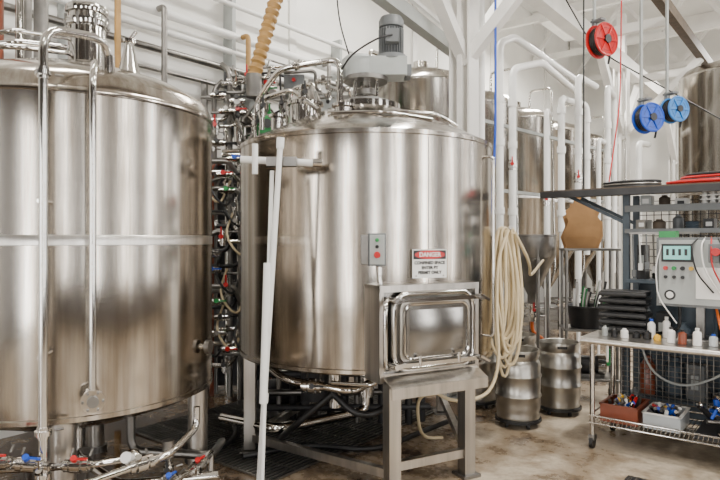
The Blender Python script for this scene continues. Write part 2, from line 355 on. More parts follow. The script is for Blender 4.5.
b.tube([(0.08,-1.10,1.5),(0.10,-1.11,1.3),(0.10,-1.13,0.78),(0.05,-1.08,0.70),(-0.25,-1.0,0.70)],0.014,PIPE,0.06)
# door box in own frame
ud=Vector((0.886,0.463,0)).normalized(); yd=Vector((-ud.y,ud.x,0))
A=Vector((0.19,3.98,0))-Vector((MX,MY,0))-ud*0.07
Md=Matrix(((ud.x,yd.x,0,A.x),(ud.y,yd.y,0,A.y),(0,0,1,0),(0,0,0,1)))
b.M=Md
WL=0.82
b.box((WL/2,0.27,1.385),(WL,0.54,0.025),STEEL2)
b.box((0.015,0.20,1.07),(0.03,0.40,0.64),STEEL2); b.box((WL-0.015,0.27,1.07),(0.03,0.54,0.64),STEEL2)
b.box((WL/2,0.07,1.07),(WL-0.04,0.08,0.62),HATCH)
b.box((WL/2,0.01,1.375),(WL,0.03,0.045),STEEL2); b.box((WL/2,0.01,0.785),(WL,0.03,0.05),STEEL2)
cx,cz=WL/2+0.02,1.085
def rplate(w,h,rad,y0,y1,mat):
    p=rr(w,h,rad); n=len(p)
    vs=[(cx+q[0],y0,cz+q[1]) for q in p]+[(cx+q[0],y1,cz+q[1]) for q in p]
    fs=[(i,(i+1)%n,n+(i+1)%n,n+i) for i in range(n)]+[tuple(range(n)),tuple(range(2*n-1,n-1,-1))]
    b.add(vs,fs,mat)
rplate(0.64,0.49,0.09,0.0,0.05,DSTEEL); rplate(0.58,0.43,0.07,-0.03,0.02,STEEL2); rplate(0.50,0.35,0.05,-0.042,-0.028,HATCH)
b.tube([(cx+q[0],-0.015,cz+q[1]) for q in rr(0.655,0.505,0.10)],0.02,PIPE,0,10,closed=True)
b.tube([(cx+q[0],-0.045,cz+q[1]) for q in rr(0.52,0.37,0.06)],0.011,PIPE,0,8,closed=True)
w2,h2=0.22,0.145
b.add([(cx-w2,-0.043,cz-h2),(cx+w2,-0.043,cz-h2),(cx+w2,-0.043,cz+h2),(cx-w2,-0.043,cz+h2),(cx,-0.105,cz)],[(0,1,4),(1,2,4),(2,3,4),(3,0,4)],HATCH)
for zz in (cz-0.215,cz+0.215):
    b.bar((cx-0.36,-0.07,zz),(cx+0.36,-0.07,zz),0.018,0.026,PIPE)
    b.cyl((cx+0.35,-0.11,zz),(cx+0.35,0.0,zz),0.018,DSTEEL); b.cyl((cx-0.35,-0.1,zz),(cx-0.35,0.0,zz),0.02,PIPE)
    b.bar((cx+0.31,-0.12,zz+0.02),(cx+0.39,-0.12,zz-0.02),0.015,0.015,PIPE)
for xx in (-0.16,0.16): b.cyl((cx+xx,-0.075,cz-0.23),(cx+xx,-0.075,cz-0.16),0.012,PIPE)
b.tube([(cx-0.37,0.0,cz+0.22),(cx-0.42,-0.06,cz+0.18),(cx-0.42,-0.06,cz-0.2),(cx-0.37,0.0,cz-0.24)],0.016,PIPE,0.05)
b.add([(0.02,0,0.80),(WL-0.02,0,0.80),(WL-0.02,-0.13,0.74),(0.02,-0.13,0.74),(0.02,0,0.795),(WL-0.02,0,0.795),(WL-0.02,-0.13,0.735),(0.02,-0.13,0.735)],[(3,2,1,0),(4,5,6,7),(3,7,6,2),(2,6,5,1),(0,4,7,3)],STEEL2)
b.box((WL/2,-0.128,0.705),(WL-0.04,0.006,0.07),STEEL2)
LX=(0.125,WL-0.07)
for x in LX:
    b.box((x,0.05,0.37),(0.09,0.09,0.72),STEEL2); b.box((x,0.05,0.01),(0.15,0.15,0.02),DSTEEL)
b.bar((LX[0],0.05,0.17),(LX[1],0.05,0.17),0.05,0.06,STEEL2)
b.M=Matrix.Identity(4)
pA=Md@Vector((LX[0],0.05,0)); pB=Md@Vector((LX[1],0.05,0))
b.bar((pA.x,pA.y,0.12),(-0.93,-0.38,0.12),0.05,0.06,STEEL2)
b.bar((pB.x,pB.y,0.17),(0.75,0.7,0.17),0.05,0.06,STEEL2)
b.bar((-0.93,-0.38,0.12),(-0.5,0.85,0.12),0.05,0.06,STEEL2)
b.done()

b=B('agitator_drive',(MX,MY,2.872))
b.cyl((0,0,0),(0,0,0.03),0.2,DSTEEL,n=32)
for k in range(4):
    a=PI/4+k*PI/2; b.cyl((0.13*C(a),0.13*S(a),0.02),(0.13*C(a),0.13*S(a),0.2),0.018,PIPE)
b.cyl((0,0,0.02),(0,0,0.2),0.05,PIPE); b.cyl((0,0,0.08),(0,0,0.13),0.08,DSTEEL)
b.cyl((0,0,0.19),(0,0,0.23),0.19,DSTEEL,n=32)
b.box((0.10,0,0.31),(0.50,0.24,0.16),LGREY); b.lathe([(0.14,0.22),(0.15,0.24),(0.15,0.38),(0.12,0.41),(0.001,0.42)],LGREY,(-0.06,0,0),32)
b.cyl((-0.2,0,0.30),(-0.16,0,0.30),0.07,GREY); b.box((0.36,0,0.28),(0.06,0.16,0.10),GREY)
b.cyl((0.22,0,0.38),(0.22,0,0.42),0.13,GREY,n=32)
b.cyl((0.22,0,0.42),(0.22,0,0.66),0.088,GREY,n=32)
for k in range(28):
    a=2*PI*k/28; b.box((0.22+0.098*C(a),0.098*S(a),0.54),(0.024,0.006,0.22),GREY,(0,0,a))
b.lathe([(0.10,0.66),(0.108,0.665),(0.108,0.72),(0.09,0.755),(0.001,0.765)],GREY,(0.22,0,0),32)
b.box((0.22,-0.13,0.55),(0.11,0.08,0.11),GREY)
b.tube([(0.22,-0.17,0.55),(0.1,-0.25,0.5),(-0.12,-0.2,0.38),(-0.2,-0.12,0.28)],0.008,BLACK,0.15)
b.done(0.006)

b=B('switch_box',(0.115,4.07,0))
b.box((0,0,1.635),(0.12,0.07,0.22),GREY); b.box((0.0,-0.038,1.635),(0.10,0.008,0.20),LGREY)
b.cyl((0.0,-0.035,1.70),(0.0,-0.055,1.70),0.013,GREEN); b.cyl((0.0,-0.035,1.60),(0.0,-0.065,1.60),0.022,RED); b.cyl((0.0,-0.035,1.655),(0,-0.05,1.655),0.012,BLACK)
b.box((-0.085,-0.01,1.635),(0.05,0.06,0.2),DSTEEL); b.cyl((0.02,0,1.52),(0.02,0,1.46),0.018,PIPE)
b.box((0.0,0.05,1.635),(0.08,0.06,0.12),DSTEEL)
b.done(0.004)

sa=math.atan2(-0.975,0.43)
sx,sy=MX+1.085*C(sa),MY+1.085*S(sa)
sg=bpy.data.objects.new('danger_sign',None); bpy.context.collection.objects.link(sg)
sg.location=(sx,sy,1.535); sg.rotation_euler=(0,0,sa+PI/2)
b=B('plate'); b.box((0,0,0),(0.275,0.006,0.20),SIGNW); b.box((0,-0.0035,0.062),(0.262,0.004,0.062),BLACK)
n=32
vs=[(0.122*C(2*PI*i/n),-0.0065,0.062+0.030*S(2*PI*i/n)) for i in range(n)]+[(0.122*C(2*PI*i/n),-0.0045,0.062+0.030*S(2*PI*i/n)) for i in range(n)]
b.add(vs,[tuple(range(n))]+[(i,(i+1)%n,n+(i+1)%n,n+i) for i in range(n)],RED)
for k in (-0.11,0.11): b.cyl((k,-0.006,-0.085),(k,0.04,-0.085),0.005,DSTEEL)
o=b.done(); o.parent=sg
def text(s,size,loc,mat,par,name,bold=0.0):
    c=bpy.data.curves.new(name,'FONT'); c.body=s; c.size=size; c.align_x='CENTER'; c.align_y='CENTER'; c.extrude=0.0008; c.offset=bold
    o=bpy.data.objects.new(name,c); bpy.context.collection.objects.link(o)
    bpy.context.view_layer.update()
    me=bpy.data.meshes.new_from_object(o.evaluated_get(bpy.context.evaluated_depsgraph_get()))
    bpy.data.objects.remove(o); me.materials.clear(); me.materials.append(mat)
    o=bpy.data.objects.new(name,me); bpy.context.collection.objects.link(o)
    o.parent=par; o.location=loc; o.rotation_euler=(PI/2,0,0)
text('DANGER',0.043,(0,-0.008,0.062),SIGNW,sg,'text_danger',0.001)
for i,t in enumerate(('CONFINED SPACE','ENTER BY','PERMIT ONLY')):
    text(t,0.03,(0,-0.0045,0.005-i*0.034),BLACK,sg,'text_line_%d'%(i+1),0.0012)

b=B('pvc_pole_rack',(0,0,0))
b.tube([(-0.80,4.02,2.24),(-0.30,4.06,2.22)],0.024,PVC,0,12); b.cyl((-0.32,4.05,2.22),(-0.26,4.06,2.22),0.03,PIPE)
b.tube([(-0.70,4.0,2.34),(-0.70,4.0,2.14)],0.02,PVC,0,12)
b.cyl((-0.45,4.0,2.22),(-0.4,4.3,2.22),0.018,PIPE)
b.box((-0.52,4.0,2.22),(0.20,0.08,0.06),DSTEEL)
b.done()
b=B('pvc_pole'); b.tube([(-0.52,3.93,2.36),(-0.665,3.90,0.0)],0.018,PVC,0,14)
b.cyl((-0.524,3.93,2.30),(-0.52,3.93,2.37),0.025,PVC); b.cyl((-0.62,3.908,0.7),(-0.624,3.907,0.64),0.025,PVC); b.done()
b=B('pvc_pole'); b.tube([(-0.585,3.99,2.16),(-0.63,3.82,0.0)],0.014,PVC,0,14); b.cyl((-0.604,3.92,1.55),(-0.622,3.86,0.65),0.026,PVC); b.done()

b=B('coiled_hose',(0,0,0))
b.tube([(1.02,5.0,1.72),(1.2,4.97,1.74),(1.22,4.86,1.80)],0.016,DSTEEL,0.03)
for i in range(11):
    h=random.uniform(0.44,0.66); zc=1.80-h; w=random.uniform(0.055,0.125); cx=1.20+random.uniform(-0.045,0.045); cy=4.88+i*0.014
    pts=[]
    for k in range(28):
        a=2*PI*k/28; pts.append((cx+w*S(a)*(1-0.25*C(a)),cy+0.02*S(2*a+i),zc+h*C(a)))
    b.tube(pts,0.0135,CREAM,0,8,closed=True)
for k in range(3):
    b.tube([(1.12+0.03*k,4.86,1.78),(1.07+0.05*k,4.83,1.5),(1.10+0.04*k,4.82,1.2),(1.15,4.83,0.95)],0.0135,CREAM,0.15,8)
b.tube([(1.2,4.85,1.78),(1.10,4.80,1.55),(1.08,4.76,1.1),(1.10,4.72,0.75),(1.02,4.66,0.52),(0.86,4.60,0.47),(0.7,4.62,0.46),(0.6,4.7,0.5)],0.0135,CREAM,0.18,10)
b.tube([(0.6,4.7,0.5),(0.45,4.8,0.45),(0.5,5.0,0.05),(0.7,5.1,0.02)],0.0135,CREAM,0.18,10)
b.tube([(1.25,4.85,1.76),(1.45,5.1,1.50),(1.55,5.5,1.35),(1.8,5.9,1.5)],0.0135,CREAM,0.2,10)
b.done()

# ------------------------------------------------------------ process skid between the tanks
b=B('process_pipe_skid',(0,0,0))
for x in (-1.75,-1.25,-0.55,0.05): b.box((x,6.75,1.75),(0.06,0.06,3.5),DSTEEL)
for z in (0.5,1.2,1.9,2.6,3.3): b.box((-0.85,6.75,z),(1.8,0.05,0.05),DSTEEL)
b.box((-1.35,6.82,1.3),(0.9,0.04,2.5),DARK); b.box((-1.5,6.7,0.8),(0.35,0.2,0.5),GREY); b.box((-1.35,6.68,1.75),(0.22,0.18,0.34),BLUEG)  # first box: dark sheet added to darken the gap between the tanks
for i in range(22):
    x=random.uniform(-1.72,-0.95); zt=random.uniform(1.6,3.7); y=random.uniform(6.35,6.7)
    b.tube([(x,y,0.0),(x,y,zt),(x+random.uniform(-0.2,0.4),y+0.05,zt+0.1)],random.choice((0.012,0.018,0.024,0.03)),random.choice((PIPE,PIPE,DSTEEL,BLACK,DSTEEL,BROWN)),0.08,10)
    z=random.uniform(0.4,3.0); b.clamp((x,y,z),(0,0,1),0.028)
for i in range(30):
    z=0.35+i*0.10+random.uniform(-0.05,0.05); x0=-1.7+random.uniform(0,0.25); y=random.uniform(6.25,6.45)
    b.tube([(x0,y,z),(x0+0.25,y,z),(x0+0.35,y+0.1,z+random.choice((-0.3,-0.15,0.15,0.25))),(x0+0.6,y+0.1,z)],random.choice((0.014,0.02,0.026)),random.choice((PIPE,DSTEEL,DSTEEL,BLACK)),0.05,10)
for i in range(18):
    b.valve((random.uniform(-1.55,-1.28),6.24,0.4+i*0.165),random.choice(((1,0,0),(0,0,1))),0.02,(DARK,RED,DSTEEL,BLACK,GREEN,RED,BLUE)[i%7],(0,-1,0.2),1.2)
for i in range(12):
    x=random.uniform(-1.65,-1.2); z=random.uniform(0.9,2.9)
    b.tube([(x,6.4,z),(x-0.05,6.2,z-0.25),(x+0.15,6.18,z-0.5),(x+0.2,6.5,z-0.2)],0.012,random.choice((BLACK,BLACK,DARK,CREAM)),0.15,8)
for x,z,w,h,m in ((-1.15,3.25,0.24,0.42,LGREY),(-0.95,2.95,0.14,0.2,GREEN),(-0.72,3.4,0.22,0.2,GREY),(-1.4,3.45,0.16,0.16,DARK),(-0.35,3.15,0.18,0.26,LGREY),(-1.4,2.95,0.18,0.22,GREY)):
    b.box((x,6.6,z),(w,0.14,h),m); b.cyl((x,6.53,z+h*0.2),(x,6.50,z+h*0.2),0.02,random.choice((RED,BLACK)))
for x in (-1.3,-1.0,-0.6,-0.3):
    b.cyl((x,6.45,2.75),(x,6.45,2.95),0.055,PIPE); b.lathe([(0.07,0),(0.08,0.01),(0.08,0.12),(0.05,0.16),(0.001,0.17)],DSTEEL,(x,6.45,2.95),24)
for i in range(32):
    x=random.uniform(-1.5,-0.1);z=random.uniform(2.6,3.6);dx=random.uniform(0.15,0.5);dz=random.uniform(-0.3,0.4)
    b.tube([(x,6.5,z),(x+dx,6.42,z),(x+dx,6.5,z+dz),(x+dx+0.15,6.7,z+dz)],random.choice((0.012,0.018,0.024)),random.choice((PIPE,PIPE,DSTEEL,BLACK)),0.05,10)
for i in range(18):
    b.valve((random.uniform(-1.45,-0.2),6.38,random.uniform(2.6,3.5)),random.choice(((1,0,0),(0,0,1))),0.02,(DSTEEL,BLACK,RED,DSTEEL,GREEN)[i%5],(0,-1,0.4),1.2)
for i in range(10):
    x=random.uniform(-1.4,-0.2); z=random.uniform(2.7,3.3); b.cyl((x,6.42,z),(x,6.32,z),0.035,random.choice((SIGNW,DARK,DSTEEL)))
b.done()

b=B('corrugated_duct',(0,0,0))
n=110; P=[]
for k in range(n):
    t=k/(n-1); P.append((-1.08+0.50*t+0.06*S(3*t),6.1+0.6*t*t,3.35+2.5*t))
b.tube(P,lambda t:0.068+0.010*S(t*2*PI*34),TAN,0,20)
b.cyl((-1.08,6.1,3.15),(-1.08,6.1,3.38),0.08,DSTEEL); b.cyl((-1.08,6.1,3.2),(-1.0,6.7,3.1),0.05,DSTEEL)
b.done()

b=roomB('overhead_pipe_run')
for z,off,r_,m in ((3.86,0.14,0.035,PVC),(3.66,0.14,0.035,DSTEEL),(4.05,0.14,0.05,PVC),(4.4,0.16,0.03,PVC),(3.45,0.12,0.02,DSTEEL)):
    b.cyl((A0+off,B0+0.2,z),(A0+off,B1-0.2,z),r_,m,n=14)
for k in range(12):
    b.box((A0+0.09,B0+1+k*1.9,3.9),(0.16,0.05,1.2),LGREY)
for k,bb in enumerate((1.2,2.2,3.0,3.5,4.6,6.0)):
    b.tube([(A0+0.2,bb,4.05),(A0+0.3,bb,4.05),(A0+0.3,bb,0.1)],0.03,DSTEEL if k%2 else TAN,0.05,12)
b.done()
b=B('overhead_conduit_beam',(0,0,0))
b.bar((-0.6,4.1,3.95),(1.5,7.8,3.95),0.12,0.14,LGREY); b.bar((-0.5,4.1,4.06),(1.6,7.8,4.06),0.04,0.04,PVC)
b.bar((-0.1,5.0,3.95),(-0.1,5.0,5.85),0.04,0.04,DSTEEL); b.bar((1.3,7.4,3.95),(1.3,7.4,5.85),0.04,0.04,DSTEEL)
b.done()
b=B('hanging_cables',(0,0,0))
b.tube([(-0.2,6.3,5.9),(-0.25,6.3,4.1),(-0.1,6.35,3.6),(0.0,6.5,3.4)],0.008,BLACK,0.3)
b.tube([(1.40,6.2,5.9),(1.40,6.2,2.7),(1.3,6.3,1.0)],0.013,BLUE,0.3)
b.tube([(2.2,5.9,5.9),(2.2,5.9,2.2)],0.008,BLACK,0.3)
b.tube([(2.85,6.5,5.9),(2.82,6.5,3.2),(2.6,6.3,2.2)],0.008,RED,0.3)
b.tube([(1.9,7.5,5.9),(2.8,7.2,4.0),(4.2,6.6,2.9)],0.008,BLACK,0.3)
b.done()

# ------------------------------------------------------------ fermenters
def fermenter(name,x,y,r=0.62,zt=4.0,data=None):
    if data: 
        o=bpy.data.objects.new(name,data); bpy.context.collection.objects.link(o); o.location=(x,y,0); return o
    b=B(name,(x,y,0))
    b.lathe([(0.06,0.6),(0.06,0.72),(r-0.03,1.68),(r,1.74),(r,zt-0.25),(r+0.006,zt-0.24),(r+0.006,zt-0.21),(r,zt-0.2),(r*0.9,zt-0.1),(r*0.5,zt),(0.1,zt+0.05),(0.1,zt+0.15),(0.001,zt+0.16)],FSTEEL,n=72)
    b.lathe([(r+0.004,2.4),(r+0.012,2.41),(r+0.012,2.45),(r+0.004,2.46)],BAND,n=72)
    for k in range(4):
        a=PI/4+k*PI/2; b.cyl(((r-0.05)*C(a),(r-0.05)*S(a),0),((r-0.05)*C(a),(r-0.05)*S(a),1.75),0.04,DSTEEL)
    for k in range(4):
        a=PI/4+k*PI/2;a2=a+PI/2; b.cyl(((r-0.05)*C(a),(r-0.05)*S(a),0.4),((r-0.05)*C(a2),(r-0.05)*S(a2),0.4),0.02,DSTEEL)
    b.cyl((0,0,0.45),(0,0,0.62),0.04,PIPE); b.tube([(0,0,0.5),(0.1,-0.4,0.5),(0.1,-0.7,0.5)],0.03,PIPE,0.05); b.valve((0.08,-0.5,0.5),(0,1,0),0.03,RED,(0.2,0,1))
    b.tube([(0.2,-0.2,zt),(0.2,-0.2,zt+0.3),(0.5,-0.45,zt+0.3),(0.55,-0.5,1.2),(0.5,-0.5,1.0)],0.02,PIPE,0.08)
    b.lathe([(0.14,0),(0.155,0.02),(0.14,0.05),(0.001,0.055)],DSTEEL,(r*C(-2.2),r*S(-2.2),2.0),24,Matrix.Rotation(-2.2,4,'Z')@Matrix.Rotation(PI/2,4,'Y'))
    return b.done()
f0=None
for i,bb in enumerate((7.0,8.6,10.1,11.6,13.1,14.6)):
    x,y=R(-4.5,bb)
    o=fermenter('fermentation_tank',x,y,0.66,4.0,f0.data if f0 else None); f0=f0 or o
fermenter('bright_beer_tank',6.0,9.5,0.85,4.5)

b=B('white_pipe_drops',(0,0,0))
for pts,r_ in (([(1.63,7.0,0.3),(1.63,7.0,4.0),(1.9,7.4,4.2),(3.4,9.4,4.2)],0.045),
    ([(1.83,7.2,1.4),(1.83,7.2,3.75),(2.3,7.6,3.95),(3.4,9.3,3.95)],0.045),
    ([(2.55,7.6,1.8),(2.55,7.6,3.5),(2.8,8.0,3.55),(3.1,8.2,3.55),(3.1,8.2,1.5)],0.042),
    ([(2.8,7.7,1.2),(2.8,7.7,3.8),(3.3,8.4,3.85)],0.042),
    ([(3.55,8.6,1.0),(3.55,8.6,3.9),(3.9,9.2,3.9),(3.9,9.2,1.2)],0.042),
    ([(2.3,7.4,1.0),(2.3,7.4,3.3),(2.5,7.9,3.35),(2.6,8.3,3.35),(2.6,8.3,0.8)],0.032),
    ([(3.3,8.3,0.8),(3.3,8.3,3.1),(3.7,8.9,3.1)],0.03),
    ([(1.36,6.75,0.3),(1.36,6.75,5.3)],0.045),
    ([(4.6,9.9,0.5),(4.6,9.9,3.3),(5.0,10.4,3.35)],0.05)):
    b.tube(pts,r_,PVC,0.12,16)
    p=pts[0]; b.cyl((p[0],p[1],0),(p[0],p[1],p[2]+0.1),r_*0.6,PVC)
for z in (2.3,3.1): b.bar((1.3,6.9,z),(3.9,9.5,z),0.04,0.04,LGREY)
for p in ((1.63,7.0),(1.83,7.2),(2.55,7.6),(2.8,7.7),(3.1,8.2),(3.55,8.6)):
    for z in (2.0,2.8,3.3): b.cyl((p[0],p[1],z),(p[0],p[1],z+0.08),0.055,PVC)
for p in ((2.3,7.4,2.2),(2.8,7.7,2.5),(1.83,7.2,2.6)): b.valve(p,(0,0,1),0.03,RED,(-0.3,-1,0.1))
b.done()

def reel(name,x,y,z,r,m,rz):
    b=B(name,(x,y,z),rz)
    for yy in (-0.06,0.06):
        b.tube([(r*C(2*PI*k/32),yy,r*S(2*PI*k/32)) for k in range(32)],0.012,m,0,8,closed=True)
        b.cyl((0,yy-0.004,0),(0,yy+0.004,0),r*0.93,m,n=32)
        for k in range(6):
            a=k*PI/3; b.bar((0,yy*1.2,0),(r*C(a),yy*1.1,r*S(a)),0.012,0.022,m)
    b.cyl((0,-0.09,0),(0,0.09,0),r*0.28,DARK if m is not RED else BLACK)
    for k in range(4): b.tube([(r*0.72*C(2*PI*q/28),-0.035+0.024*k,r*0.72*S(2*PI*q/28)) for q in range(28)],0.03,BLACK,0,8,closed=True)
    b.box((0,0.10,r*0.6),(0.06,0.02,r*1.3+0.1),GREY); b.box((0,0.05,r+0.06),(0.08,0.14,0.02),GREY)
    b.box((0,0.10,(4.93-z)/2+0.05),(0.025,0.025,4.93-z-0.1),LGREY)
    b.tube([(r*0.7,0,-0.02),(r*0.75,0,-r*0.9),(r*0.6,0,-r*1.4)],0.012,BLACK,0.05)
    b.done()
reel('hose_reel',2.62,6.5,3.86,0.17,RED,0.5); reel('hose_reel',3.12,6.5,3.02,0.15,BLUE,0.3); reel('hose_reel',3.43,6.55,3.12,0.13,LBLUE,0.3)
b=B('reel_support_rail'); b.bar((1.4,6.65,5.0),(4.4,6.6,5.0),0.08,0.12,WHITE); b.bar((1.5,6.65,5.0),(1.5,6.65,5.85),0.06,0.06,WHITE); b.bar((4.3,6.6,5.0),(4.3,6.6,5.85),0.06,0.06,WHITE); b.done()

# ------------------------------------------------------------ kegs
kd=None
for x,y in ((1.46,5.54),(1.97,5.93),(1.22,6.2),(1.68,6.40)):
    if kd is None:
        b=B('beer_keg',(x,y,0.075))
        b.lathe([(0.001,0.04),(0.15,0.035),(0.165,0.03),(0.172,0.0),(0.19,0.0),(0.195,0.02),(0.188,0.045),(0.197,0.09),(0.2,0.12),(0.2,0.19),(0.210,0.205),(0.210,0.215),(0.2,0.23),(0.2,0.37),(0.210,0.385),(0.210,0.395),(0.2,0.41),(0.2,0.48),(0.194,0.51),(0.178,0.535),(0.185,0.56),(0.193,0.60),(0.19,0.625),(0.178,0.622),(0.17,0.55),(0.12,0.555),(0.001,0.56)],KEG,n=56)
        b.lathe([(0.04,0.55),(0.04,0.58),(0.03,0.59),(0.001,0.59)],DSTEEL,n=24)
        for a in (-100,80):
            a=math.radians(a); b.box((0.188*C(a),0.188*S(a),0.59),(0.012,0.09,0.025),BLACK,(0,0,a))
        o=b.done(); kd=o.data
    else:
        o=bpy.data.objects.new('beer_keg',kd); bpy.context.collection.objects.link(o); o.location=(x,y,0.075)
    b=B('keg_dolly',(x,y,0)); b.cyl((0,0,0.05),(0,0,0.074),0.21,BLACK,n=36)
    for k in range(5):
        a=2*PI*k/5; b.cyl((0.16*C(a)-0.012,0.16*S(a),0.025),(0.16*C(a)+0.012,0.16*S(a),0.025),0.025,BLACK); b.cyl((0.16*C(a),0.16*S(a),0.03),(0.16*C(a),0.16*S(a),0.052),0.012,DSTEEL)
    b.done()

# ------------------------------------------------------------ prep table (rotated frame)
T0=(1.83,4.9,0)
def TB(name,u=0,v=0,z=0): return B(name,(T0[0]+u*UX+v*VX,T0[1]+u*UY+v*VY,z),ANG)
b=TB('steel_work_table')
b.box((0.95,0.34,0.895),(1.94,0.72,0.03),BAND); b.cyl((-0.02,-0.02,0.885),(1.92,-0.02,0.885),0.025,BAND); b.cyl((-0.02,-0.02,0.885),(-0.02,0.7,0.885),0.025,BAND)
for u in (0.05,1.85):
    for v in (0.05,0.63):
        b.cyl((u,v,0.10),(u,v,0.88),0.02,PIPE); b.cyl((u-0.015,v,0.05),(u+0.015,v,0.05),0.05,BLACK,n=24); b.box((u,v,0.09),(0.05,0.06,0.04),DSTEEL)
        b.cyl((u,v,0.86),(u,v,0.88),0.035,PIPE)
for v in (0.03,0.65): b.cyl((0.03,v,0.27),(1.87,v,0.27),0.008,PIPE); b.cyl((0.03,v,0.21),(1.87,v,0.21),0.008,PIPE)
for u in (0.03,1.87): b.cyl((u,0.03,0.27),(u,0.65,0.27),0.008,PIPE); b.cyl((u,0.03,0.21),(u,0.65,0.21),0.008,PIPE)
for k in range(60):
    u=0.03+1.84*k/59; b.cyl((u,0.03,0.215),(u,0.65,0.215),0.003,PIPE,n=6)
    b.cyl((u,0.03,0.21),(min(1.87,u+0.015),0.03,0.27),0.003,PIPE,n=6)
for v in (0.2,0.35,0.5): b.cyl((0.03,v,0.208),(1.87,v,0.208),0.004,PIPE,n=6)
b.done()
b=TB('mesh_panel')
for k in range(38): b.cyl((0.1+k*0.048,0.72,0.30),(0.1+k*0.048,0.72,0.84),0.0035,DSTEEL,n=6)
for k in range(13): b.cyl((0.1,0.72,0.30+k*0.045),(1.88,0.72,0.30+k*0.045),0.0035,DSTEEL,n=6)
for u in (0.1,1.0,1.88): b.box((u,0.73,0.43),(0.03,0.02,0.86),DARK)
b.tube([(0.25,0.70,0.84),(0.35,0.66,0.55),(0.6,0.66,0.45),(0.9,0.66,0.6),(1.1,0.68,0.84)],0.010,LGREY,0.15)
b.done()

b=TB('storage_shelf_unit')
b.box((0.75,0.9,2.15),(2.7,0.62,0.035),WOOD); b.box((0.75,0.585,2.125),(2.7,0.03,0.06),DARK)
for u in (0.12,1.2,2.0):
    for v in (0.80,1.15): b.box((u,v,1.06),(0.055,0.055,2.12),BLUEG)
b.bar((0.12,0.8,1.85),(-0.4,0.8,2.12),0.03,0.03,BLUEG); b.bar((0.12,1.15,1.85),(-0.4,1.15,2.12),0.03,0.03,BLUEG)
for z,d in ((1.98,0.03),(1.78,0.025),(1.33,0.03),(0.75,0.03),(0.3,0.03)): b.box((1.07,0.96,z),(1.9,0.42,d),BLUEG)
b.box((1.07,0.745,1.98),(1.9,0.02,0.06),GREY); b.box((1.07,0.745,1.78),(1.9,0.02,0.04),GREY)
for k in range(30): b.cyl((0.14+k*0.064,1.17,1.33),(0.14+k*0.064,1.17,2.1),0.004,DARK,n=6)
for k in range(12): b.cyl((0.12,1.17,1.35+k*0.065),(2.0,1.17,1.35+k*0.065),0.004,DARK,n=6)
b.box((1.07,1.17,0.66),(1.86,0.01,1.28),BLUEG)
b.done(0.003)

b=TB('coiled_red_hose',0.95,0.85,2.17)
for i in range(4):
    w=0.30-0.02*i
    b.tube([(w*1.5*C(2*PI*k/28),0.18*S(2*PI*k/28),0.016+0.022*i) for k in range(28)],0.014,RED if i%2==0 else BLACK,0,8,closed=True)
b.tube([(-0.45,0,0.02),(-0.5,-0.15,0.02),(-0.2,-0.24,0.02),(0.4,-0.22,0.02)],0.014,RED,0.1); b.done()
b=TB('coiled_black_hose',0.15,0.85,2.168)
for i in range(3): b.tube([(0.24*C(2*PI*k/28),0.15*S(2*PI*k/28),0.012+0.022*i) for k in range(28)],0.011,(BLACK,DSTEEL,BLACK)[i],0,8,closed=True)
b.done()
def clutter(name,u0,u1,v0,v1,z,hmax,nn,cols):
    b=TB(name,(u0+u1)/2,(v0+v1)/2,z); W=(u1-u0); D=(v1-v0)
    for k in range(nn):
        u=-W/2+W*(k+0.5)/nn; v=random.uniform(-D/2,D/2)*0.6; h=random.uniform(0.4,1)*hmax; w=W/nn*random.uniform(0.6,0.95); m=random.choice(cols)
        t=random.random()
        if t<0.4: b.box((u,v,h/2),(w,0.14,h),m,(0,0,random.uniform(-0.2,0.2))); b.box((u,v-0.072,h/2),(w*0.6,0.004,h*0.4),random.choice((SIGNW,LGREY,DARK)))
        elif t<0.75: b.lathe([(0.001,0),(w/2,0.002),(w/2,h*0.75),(w/4,h*0.9),(w/4,h),(0.001,h)],m,(u,v,0),18)
        else:
            for q in range(3): b.tube([(u+w*0.5*C(2*PI*j/18),v+w*0.4*S(2*PI*j/18),0.014+q*0.022) for j in range(18)],0.012,m,0,8,closed=True)
    b.done()
MIX=[DARK,BLACK,GREY,SIGNW,LGREY,WOOD,BLUEG,CARD,RED,DSTEEL]
clutter('stored_supplies',0.2,0.60,0.82,1.1,1.996,0.11,3,MIX)
clutter('stored_supplies',1.25,1.95,0.82,1.1,1.996,0.12,6,MIX)
b=TB('egg_carton_stack',0.92,0.90,1.996)
for i in range(3):
    b.box((0,0,0.012+i*0.035),(0.42,0.24,0.008),SIGNW)
    for p in range(7):
        for q in range(4): b.cyl((-0.18+p*0.06,-0.09+q*0.06,0.014+i*0.035),(-0.18+p*0.06,-0.09+q*0.06,0.045+i*0.035),0.028,SIGNW,0.014,10)
b.done()
clutter('stored_tools',0.18,1.95,0.82,1.1,1.793,0.14,14,MIX)
clutter('stored_hardware',0.18,1.95,0.82,1.1,1.346,0.38,17,[DARK,BLACK,GREY,DSTEEL,BLUEG,SIGNW,BROWN])
clutter('stored_crates',0.18,1.95,0.82,1.1,0.766,0.5,12,[DARK,BLACK,BLUEG,GREY,BROWN])
clutter('stored_crates',0.18,1.95,0.82,1.1,0.316,0.38,9,[DARK,BLACK,BLUEG,GREY,BROWN,DSTEEL])
clutter('shelf_top_tools',1.42,2.05,0.75,1.1,2.168,0.12,5,[DARK,BLACK,RED,GREY])
clutter('table_supplies',0.08,0.55,0.08,0.22,0.911,0.09,6,[SIGNW,SIGNW,BLACK,LGREY,LGREY,YEL])
clutter('table_supplies',0.85,1.5,0.45,0.65,0.911,0.26,6,[SIGNW,BLACK,GREY,LGREY,DSTEEL,BROWN])
b=TB('hanging_tool_set',0.42,0.70,0)
